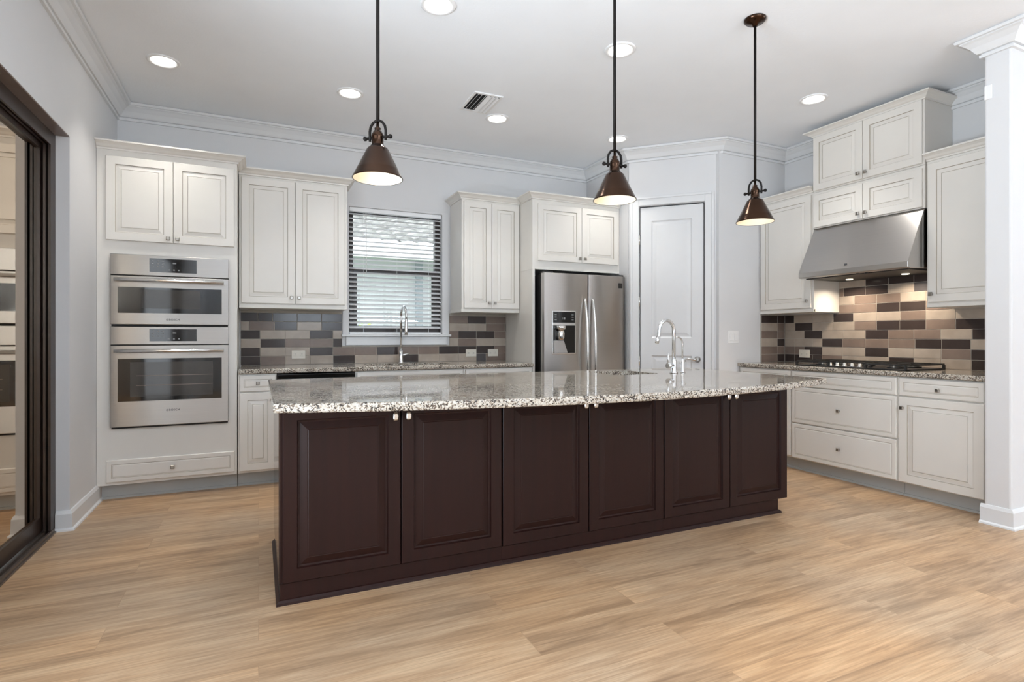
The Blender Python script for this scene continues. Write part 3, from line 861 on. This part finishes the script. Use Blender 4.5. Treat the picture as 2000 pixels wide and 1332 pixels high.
# ------------------------------------------------------------------ island cabinets
IY = 2.62
isl_x = [.085, 1.137, 2.181, 3.228]
isl_lab = ['dark espresso two-door island cabinet at the left end', 'dark espresso two-door island cabinet in the middle of the island', 'dark espresso two-door island cabinet at the right end']
for i in range(3):
    x0, x1 = isl_x[i] + .0005, isl_x[i + 1] - .0005
    o = thing('island_cabinet', isl_lab[i], 'cabinet', (x0, IY, 0))
    w = x1 - x0
    rtoe = w - .085 if i == 2 else w
    mb = MB().box(0, w, 0, .40, .088, .871).box(0, w, .40, .86, .088, .62 if i == 2 else .871)
    if i == 2: mb.box(0, w, .83, .86, .62, .871).box(w - .02, w, .40, .83, .62, .871)
    obj('body', mb, M_esp, o)
    mb = MB().box(0, rtoe, -.008, .80, 0, .088)
    path = ([(0, .80)] if i == 0 else []) + [(0, -.008), (rtoe, -.008)] + ([(rtoe, .80)] if i == 2 else [])
    mb.sweep(path, [(0, 0), (.017, 0), (.015, .010), (.006, .019), (0, .021)])
    obj('plinth', mb, M_esp, o)
    a = .010 if i == 0 else .004
    b = w - (.012 if i == 2 else .004)
    m_ = w / 2 + (.003 if i == 0 else 0)
    em = [M_esp, M_esp]
    door(o, a, m_ - .003, .092, .860, 'r', .795, em, True, M_nickel)
    door(o, m_ + .003, b, .092, .860, 'l', .795, em, True, M_nickel)
    if i == 0:
        obj('end_panel', MB().box(-.006, 0, .0, .86, .088, .871), M_espg, o)

# ------------------------------------------------------------------ tile backsplashes
TH = .0775
TZ = .915
TM = [M_grout, M_tL, M_tB, M_tD, M_tG]
TI = {'L': 1, 'B': 2, 'D': 3, 'G': 4}
def tiles(mb, rows, start, place):
    """rows: list (row, start, [(colour, end)...]); place(u, z, depth) -> point"""
    g = .0016
    for k, st, segs in rows:
        u0 = st; z0 = TZ + k * TH; z1 = min(z0 + TH, TZ + (k + 1) * TH)
        for seg in segs:
            c, u1 = seg[0], seg[1]
            zt = seg[2] if len(seg) > 2 else z1
            s_ = 1 if u1 > u0 else -1
            a, b = u0 + s_ * g, u1 - s_ * g
            q = .0015
            P = lambda u, z, d: place(u, z, d)
            lo = [P(a, z0 + g, .003), P(b, z0 + g, .003), P(b, zt - g, .003), P(a, zt - g, .003)]
            hi = [P(a + s_ * q, z0 + g + q, .0055), P(b - s_ * q, z0 + g + q, .0055), P(b - s_ * q, zt - g - q, .0055), P(a + s_ * q, zt - g - q, .0055)]
            mb.loft([lo, hi], caps=(False, True), m=TI[c])
            u0 = u1
TOPZ = 1.403
bb = MB()
X0, XW0, XW1, XE = -.143, .714, 1.766, 2.396
bb.box(X0, XW0, YB - .008, YB - .001, TZ, TOPZ).box(XW1 + .002, XE, YB - .008, YB - .001, TZ, TOPZ).box(XW0, XW1 + .002, YB - .008, YB - .001, TZ, 1.083)
placeb = lambda u, z, d: (u, YB - .005 - d, z)
zt5 = TOPZ
rowsb = [
 (5, X0, [('D', -.005), ('D', .114), ('G', .319), ('G', .53), ('G', .712)]),
 (4, X0, [('L', -.077), ('B', .13), ('G', .319), ('L', .53), ('G', .712)]),
 (3, X0, [('D', .011), ('L', .219), ('L', .427), ('D', .63), ('L', .712)]),
 (2, X0, [('L', .014), ('D', .219), ('B', .427), ('B', .632)] ),
 (1, X0, [('D', .011), ('L', .219), ('L', .427), ('D', .630), ('B', .83), ('B', 1.035), ('D', 1.241), ('B', 1.444), ('B', 1.656), ('D', 1.862), ('D', 2.06), ('D', 2.264), ('B', 2.396)]),
 (0, X0, [('D', .014), ('B', .219), ('L', .43), ('L', .632), ('D', .83), ('L', 1.04), ('L', 1.25), ('D', 1.444), ('L', 1.656), ('L', 1.862), ('L', 2.06), ('G', 2.168), ('B', 2.396)]),
 (5, 1.768, [('B', 1.965), ('D', 2.168), ('B', 2.396)]),
 (4, 1.768, [('L', 1.965), ('L', 2.168), ('B', 2.385), ('D', 2.396)]),
 (3, 1.768, [('B', 1.862), ('D', 2.06), ('D', 2.264), ('B', 2.396)]),
 (2, 1.768, [('L', 1.862), ('B', 2.062), ('L', 2.25), ('L', 2.396)]),
]
tiles(bb, rowsb, X0, placeb)
tiles(bb, [(2, .632, [('D', .714)])], X0, placeb)
tag(obj('backsplash', bb, TM), 'grey and charcoal tile backsplash on the back wall around the window', 'backsplash')

br_ = MB()
XT = XR - .001
br_.box(XT - .007, XT, 1.935, YS - .008, TZ, 1.385).box(XT - .007, XT, 2.470, 3.392, 1.385, 1.700)
placer = lambda u, z, d: (XT - .004 - d, u, z)
Y0 = YS - .010
rowsr = [
 (0, Y0, [('D', 3.86), ('D', 3.66), ('D', 3.56), ('B', 3.36), ('L', 3.15), ('L', 2.945), ('D', 2.75), ('L', 2.55), ('L', 2.346), ('D', 2.14), ('D', 1.938)]),
 (1, Y0, [('B', 3.86), ('B', 3.75), ('D', 3.56), ('L', 3.36), ('L', 3.15), ('D', 2.952), ('L', 2.75), ('L', 2.549), ('B', 2.35), ('D', 2.14), ('D', 1.938)]),
 (2, Y0, [('L', 3.86), ('L', 3.66), ('L', 3.56), ('D', 3.36), ('B', 3.15), ('B', 2.95), ('B', 2.741), ('D', 2.548), ('D', 2.352), ('L', 2.15), ('L', 1.938)]),
 (3, Y0, [('L', 3.75), ('D', 3.562), ('L', 3.35), ('L', 3.148), ('D', 2.952), ('B', 2.75), ('B', 2.553), ('L', 2.342), ('D', 2.14), ('D', 1.938)]),
 (4, Y0, [('L', 3.852), ('D', 3.66), ('L', 3.45), ('L', 3.247), ('B', 3.05), ('D', 2.86), ('D', 2.660), ('B', 2.452), ('D', 2.262), ('D', 2.06), ('D', 1.938)]),
 (5, Y0, [('D', 3.864), ('L', 3.66), ('L', 3.447), ('D', 3.257), ('L', 3.05), ('L', 2.853), ('B', 2.660), ('L', 2.45), ('L', 2.25), ('L', 2.06), ('L', 1.938)]),
 (6, 3.39, [('B', 3.253), ('B', 3.05), ('D', 2.86), ('D', 2.660), ('B', 2.472)]),
 (7, 3.39, [('L', 3.247), ('B', 3.05), ('B', 2.853), ('L', 2.655), ('L', 2.472)]),
 (8, 3.39, [('B', 3.348), ('D', 3.15), ('D', 2.955), ('L', 2.75), ('G', 2.55), ('B', 2.472)]),
 (9, 3.39, [('L', 3.147), ('D', 2.950), ('D', 2.75), ('D', 2.55), ('D', 2.472)]),
]
tiles(br_, rowsr, Y0, placer)
tag(obj('backsplash', br_, TM), 'beige and brown tile backsplash on the right wall behind the cooktop', 'backsplash')
bs_ = MB().box(4.54, XT - .0105, YS - .008, YS - .001, TZ, 1.385)
places = lambda u, z, d: (u, YS - .005 - d, z)
S0, S1, S2 = 4.545, 4.77, XT - .011
rowss = [(0, S0, [('B', S1), ('D', S2)]), (1, S0, [('B', S1), ('B', S2)]), (2, S0, [('L', S1), ('D', S2)]),
         (3, S0, [('B', S1), ('B', S2)]), (4, S0, [('L', S1), ('B', S2)]), (5, S0, [('D', S1), ('D', S2)])]
tiles(bs_, rowss, S0, places)
tag(obj('backsplash', bs_, TM), 'narrow brown tile backsplash on the short wall at the far corner of the cooktop counter', 'backsplash')

# ------------------------------------------------------------------ outlets and switch
def outlet(label, loc, rot, w=.116, h=.075):
    o = thing('outlet', label, 'outlet', loc, rot, 'tile backsplash outlets')
    obj('cover_plate', MB().box(-w / 2, w / 2, -.006, 0, -h / 2, h / 2), M_plate, o, bevel=.002)
    for s_ in (-.028, .028):
        r_ = obj('receptacle', MB().box(s_ - .016, s_ + .016, -.008, -.006, -.014, .014), M_plate, o, bevel=.002)
        obj('slots', MB().box(s_ - .006, s_ + .006, -.0085, -.008, .004, .006).box(s_ - .006, s_ + .006, -.0085, -.008, -.006, -.004), M_logo, r_)
yo = YB - .0105
outlet('almond outlet on the back tile between the ovens and the sink', (.33, yo, 1.005), 0)
outlet('left one of the two almond outlets on the tile beside the refrigerator panel', (2.00, yo, .998), 0)
outlet('right one of the two almond outlets, nearest the refrigerator panel', (2.245, yo, .998), 0)
xo = XT - .0095
outlet('almond outlet on the right wall tile at the corner left of the cooktop', (xo, 3.745, 1.0), -pi / 2)
outlet('almond outlet on the right wall tile at the white wall end', (xo, 2.19, .995), -pi / 2)
o = thing('light_switch', 'white double light switch on the narrow wall beside the pantry door', 'light switch', (4.175, YS, 1.165))
obj('cover_plate', MB().box(-.068, .068, -.006, 0, -.06, .06), M_white, o, bevel=.002)
for s_ in (-.028, .028): obj('rocker', MB().box(s_ - .018, s_ + .018, -.010, -.006, -.034, .034), M_white, o, bevel=.002)
o = obj('wall_sensor', MB().box(COLX - .010, COLX, COL1 - .045, COL1 - .004, 2.65, 2.74), M_white, bevel=.005)
tag(o, 'small white box fixed high on the end of the right-hand wall', 'sensor')

# ------------------------------------------------------------------ refrigerator
FRX0, FRX1, FRY = 2.452, 3.376, 4.625
rf = thing('refrigerator', 'stainless side-by-side refrigerator with a water dispenser', 'refrigerator', (FRX0, FRY, 0))
w = FRX1 - FRX0
obj('body', MB().box(.004, w - .004, .075, .72, .02, 1.765), M_black, rf, bevel=.004)
obj('hinge_cover', MB().box(.01, .10, .01, .12, 1.767, 1.79).box(w - .10, w - .01, .01, .12, 1.767, 1.79), M_black, rf, bevel=.004)
sp = .487
def fdoor(x0, x1, cut=None):
    mb = MB()
    # gently bowed front
    n = 12; loops = []
    zs = (.10, 1.775)
    for z in zs:
        f = [(x0 + (x1 - x0) * i / n, -.012 * (1 - (2 * i / n - 1) ** 2)) for i in range(n + 1)]
        loops.append([(x, y, z) for x, y in f] + [(x1, .07, z), (x0, .07, z)])
    return mb.loft(loops, sm=False)
ld = obj('door', fdoor(0, sp - .005), M_steelv, rf, bevel=.004)
rd = obj('door', fdoor(sp + .005, w), M_steelv, rf, bevel=.004)
obj('kick_grille', MB().box(.02, w - .02, .04, .07, .02, .095), M_black, rf)
def fhandle(par, x):
    pts = []
    for i in range(25):
        t = i / 24
        pts.append((x, -.012 - .055 * sin(pi * t) ** .7, .52 + 1.02 * t))
    obj('handle', MB().tube(pts, [.010 + .004 * sin(pi * i / 24) for i in range(25)], 10), M_nickel, par)
fhandle(ld, sp - .045); fhandle(rd, sp + .045)
dp = obj('water_dispenser', MB().box(.075, .335, -.020, -.004, 1.00, 1.415), M_nickel, ld, bevel=.004)
pn = MB().box(.085, .325, -.0225, -.020, 1.300, 1.405)
# recess of the dispenser
dr_ = MB().box(.085, .325, -.0215, -.020, 1.012, 1.275)
obj('recess', dr_, M_blkglass, ld)
obj('chute', MB().lathe([(.030, 1.235), (.036, 1.20), (.034, 1.155), (.026, 1.135)], (.160, -.038, 0), 18).lathe([(.045, 1.270), (.045, 1.235)], (.160, -.040, 0), 18), M_nickel, ld)
obj('spill_tray', MB().add([(.087, -.022, 1.015), (.215, -.022, 1.015), (.187, -.022, 1.13), (.087, -.022, 1.13), (.087, -.052, 1.015), (.225, -.052, 1.015), (.190, -.040, 1.13), (.087, -.040, 1.13)], [(0, 1, 2, 3), (4, 7, 6, 5), (0, 4, 5, 1), (1, 5, 6, 2), (2, 6, 7, 3), (3, 7, 4, 0)]), M_steelv, ld)
for j in range(3):
    pn.box(.100, .122, -.0232, -.0225, 1.325 + .024 * j, 1.333 + .024 * j, 1)
    pn.box(.286, .308, -.0232, -.0225, 1.325 + .024 * j, 1.333 + .024 * j, 1)
pn.box(.185, .190, -.0232, -.0225, 1.330, 1.350, 1).box(.197, .215, -.0232, -.0225, 1.330, 1.350, 1)
obj('dispenser_panel', pn, [M_blkglass, M_icon], ld)
obj('badge', MB().box(w - .095, w - .038, -.0075, -.002, 1.655, 1.705), M_blkglass, rd)

# ------------------------------------------------------------------ cooktop
ck = thing('gas_cooktop', 'black gas cooktop with cast iron grates set in the right counter', 'cooktop', (4.555, 2.94, .9155))
obj('body', MB().box(-.255, .255, -.457, .457, 0, .010), M_black, ck, bevel=.004)
for k in range(3):
    yc = -.302 + .302 * k
    g = MB()
    y0, y1, x0, x1 = yc - .148, yc + .148, -.24, .24
    if k == 1: x0 = -.16
    zt, zb_ = .034, .046
    for y in (y0, y1, yc - .05, yc + .05): g.box(x0, x1, y - .006, y + .006, zt, zb_)
    for x in (x0, (x0 + x1) / 2, x1): g.box(x - .006, x + .006, y0, y1, zt, zb_)
    for x in (x0, x1):
        for y in (y0, y1): g.box(x - .008, x + .008, y - .008, y + .008, .010, zt)
    obj('grate', g, M_iron, ck)
for bx, by in ((-.11, -.30), (.12, -.30), (.03, 0), (-.11, .30), (.12, .30)):
    obj('burner', MB().lathe([(.055, .010), (.055, .018), (.038, .020), (.038, .028), (.0, .030)], (bx, by, 0), 24), M_black, ck)
for k in range(5):
    obj('control_knob', MB().lathe([(.020, .010), (.020, .016), (.015, .018), (.014, .036), (.010, .040)], (-.215, -.115 + .0625 * k + .02, 0), 18), M_nickel, ck)

# ------------------------------------------------------------------ faucets
def arc(cx, cz, r, a0, a1, n):
    return [(cx + r * cos(a0 + (a1 - a0) * i / n), cz + r * sin(a0 + (a1 - a0) * i / n)) for i in range(n + 1)]
# back sink: tall pull-down faucet whose spout points at the viewer
f = thing('sink_faucet', 'tall chrome pull-down faucet at the back sink under the window', 'faucet', (1.246, 5.285, .915))
obj('base', MB().lathe([(.027, 0), (.027, .006), (.022, .012), (.018, .06), (.018, .12)], (0, 0, 0), 20), M_chrome, f)
p = [(0, 0, .10), (0, 0, .44)] + [(0, -.10 + y, z) for y, z in arc(0, .44, .10, 0, pi, 14)][1:] + [(0, -.20, .40)]
obj('spout', MB().tube(p, .011, 14), M_chrome, f)
obj('spray_head', MB().lathe([(.012, .42), (.015, .40), (.016, .30), (.014, .265)], (0, -.20, 0), 16), M_chrome, f)
obj('lever', MB().tube([(.016, 0, .075), (.035, 0, .078), (.075, -.01, .09)], [.012, .010, .006], 10), M_chrome, f)
# island prep faucet: gooseneck towards the prep sink (left)
f = thing('prep_faucet', 'larger chrome gooseneck faucet on the island countertop', 'faucet', (2.685, 3.10, .908), radians(8))
obj('base', MB().lathe([(.028, 0), (.028, .006), (.021, .014), (.019, .09), (.014, .10)], (0, 0, 0), 20), M_chrome, f)
r_ = .075
p = [(0, 0, .09), (0, 0, .30)] + [(-r_ + x, 0, z) for x, z in arc(0, .30, r_, 0, pi, 14)][1:] + [(-2 * r_ - .004, 0, .27), (-2 * r_ - .012, 0, .245)]
obj('spout', MB().tube(p, .0125, 14), M_chrome, f)
obj('spray_tip', MB().tube([(-2 * r_ - .010, 0, .255), (-2 * r_ - .022, 0, .215)], [.015, .014], 14), M_chrome, f)
obj('lever', MB().tube([(-.015, 0, .055), (-.065, 0, .055)], .019, 14).tube([(-.06, 0, .06), (-.062, -.004, .10), (-.066, -.008, .145)], [.008, .006, .005], 10), M_chrome, f)
f = thing('filter_faucet', 'slim chrome filtered water faucet beside the larger island faucet', 'faucet', (2.80, 3.14, .908), radians(8))
obj('base', MB().lathe([(.020, 0), (.020, .006), (.012, .014), (.011, .09), (.006, .10)], (0, 0, 0), 18), M_chrome, f)
r_ = .052
p = [(0, 0, .09), (0, 0, .205)] + [(-r_ + x, 0, z) for x, z in arc(0, .205, r_, 0, pi * .86, 12)][1:]
obj('spout', MB().tube(p, .006, 12), M_chrome, f)
obj('lever', MB().tube([(0, 0, .07), (-.03, -.01, .075), (-.05, -.016, .072)], [.007, .005, .004], 10).tube([(.0, -.0, .075), (.03, .0, .085)], .006, 10), M_chrome, f)

# ------------------------------------------------------------------ pendants
PEND_W = .14
def pendant(label, x, y, rz, zr=1.845):
    o = thing('pendant_lamp', label, 'pendant lamp', (x, y, zr), rz, 'bronze pendants over the island')
    H = ZC - zr
    obj('canopy', MB().lathe([(.062, H), (.062, H - .010), (.050, H - .022), (.018, H - .030), (.012, H - .045)], seg=32), M_copper, o)
    obj('rod', MB().lathe([(.0078, .245), (.0078, H - .03)], seg=12), M_darkrod, o)
    yk = [(-.037, 0, .165), (-.038, 0, .205), (-.034, 0, .226), (-.022, 0, .243), (-.008, 0, .250), (.008, 0, .250), (.022, 0, .243), (.034, 0, .226), (.038, 0, .205), (.037, 0, .165)]
    obj('yoke', MB().tube(yk, .0058, 10), M_darkrod, o)
    obj('crossbar', MB().tube([(-.060, 0, .178), (.060, 0, .178)], .0056, 10).lathe([(.004, -.068), (.0095, -.064), (.0095, -.056), (.004, -.052)], (0, 0, .178), 12, axis='x').lathe([(.004, .052), (.0095, .056), (.0095, .064), (.004, .068)], (0, 0, .178), 12, axis='x'), M_darkrod, o)
    obj('socket', MB().lathe([(.026, .130), (.028, .140), (.0245, .150), (.0245, .175), (.027, .180), (.025, .190), (.017, .205), (.013, .208), (.014, .218), (.007, .222), (.006, .245)], seg=24), M_copper, o)
    outer = [(.106, 0), (.107, .003), (.104, .008), (.090, .036), (.088, .041), (.0865, .043), (.046, .126), (.043, .130), (.040, .132), (.030, .142), (.026, .146)]
    inner = [(.024, .144), (.038, .128), (.084, .042), (.101, .006), (.1035, .001)]
    obj('shade', MB().lathe(outer, seg=48, caps=(False, False)), M_copper, o)
    obj('shade_lining', MB().lathe(inner, seg=48, caps=(False, False)), M_enamel, o)
    obj('bulb', MB().lathe([(.002, .035), (.020, .042), (.029, .060), (.026, .080), (.014, .100), (.013, .130)], seg=20), M_bulb, o)
    l = bpy.data.lights.new('pendant_light', 'POINT'); l.energy = PEND_W; l.color = (1, .86, .66); l.shadow_soft_size = .028
    lo = bpy.data.objects.new('pendant_light', l); col.objects.link(lo); lo.location = (x, y, zr + .025)
    return o
pendant('bronze cone pendant lamp hanging in front of the window, leftmost of three', .465, 2.40, radians(-40))
pendant('bronze cone pendant lamp hanging in front of the refrigerator cabinet', 1.610, 2.29, radians(-5))
pendant('bronze cone pendant lamp hanging beside the pantry door, its round ceiling plate in view', 2.672, 2.38, radians(-72))

# ------------------------------------------------------------------ recessed lights, vent
CAN_W = 2.7
def can(label, x, y):
    o = thing('recessed_light', label, 'recessed light', (x, y, ZC), 0, 'recessed ceiling lights')
    obj('trim_ring', MB().lathe([(.100, 0), (.100, -.006), (.092, -.010), (.078, -.008), (.074, -.002)], seg=40, caps=(False, False)), M_white, o)
    obj('lens', MB().lathe([(.075, -.002), (.07, -.005), (.03, -.007)], seg=32), M_ledglow, o)
    area_light('can_light', (x, y, ZC - .012), (0, 0, 0), .13, .13, CAN_W, (1, .96, .90), 'DISK', 1.5)
can('recessed light nearest the left wall, above the ovens', -.59, 4.42)
can('recessed light in the back row, left of the air vent', .642, 4.40)
can('recessed light in the back row just behind the air vent', 1.868, 4.386)
can('recessed light in the back row by the pantry, behind the middle pendant rod', 3.101, 4.365)
can('recessed light beside the middle pendant rod, nearer the camera', 2.153, 3.0)
can('recessed light at the top edge of the picture between two pendant rods', .924, 3.02)
can('recessed light in front of the hood cabinet on the right', 3.989, 2.986)
for x, y in ((-.35, 1.2), (.92, .6), (2.15, .6), (3.4, .6), (.92, -1.6), (2.8, -1.6), (5, -1.6), (5.4, .6)):  # unseen lamps added behind the camera, without fixtures
    area_light('can_light', (x, y, ZC - .012), (0, 0, 0), .13, .13, CAN_W * .6, (1, .96, .90), 'DISK', 1.5)
v = thing('air_vent', 'white louvered air vent in the ceiling', 'vent', (1.622, 4.145, ZC))
hw, hh = .120, .18
obj('frame', MB().box(-hw, hw, -hh, -hh + .022, -.010, 0).box(-hw, hw, hh - .022, hh, -.010, 0).box(-hw, -hw + .022, -hh + .022, hh - .022, -.010, 0).box(hw - .022, hw, -hh + .022, hh - .022, -.010, 0), M_white, v, bevel=.002)
obj('duct_opening', MB().box(-hw + .022, hw - .022, -hh + .022, hh - .022, -.0015, -.0005), M_dark, v)  # near-black sheet standing in for the shade inside the duct
mb = MB()
k = 6
for i in range(k):
    x = -hw + .040 + i * (2 * hw - .08) / (k - 1)
    s_ = 1 if i < 3 else -1
    mb.obox((x, 0, -.010), ((.007 if i < 3 else .014), 0, .008 * s_), (0, hh - .022, 0), (.0006, 0, -.0006 * s_))
obj('louvers', mb, M_white, v)
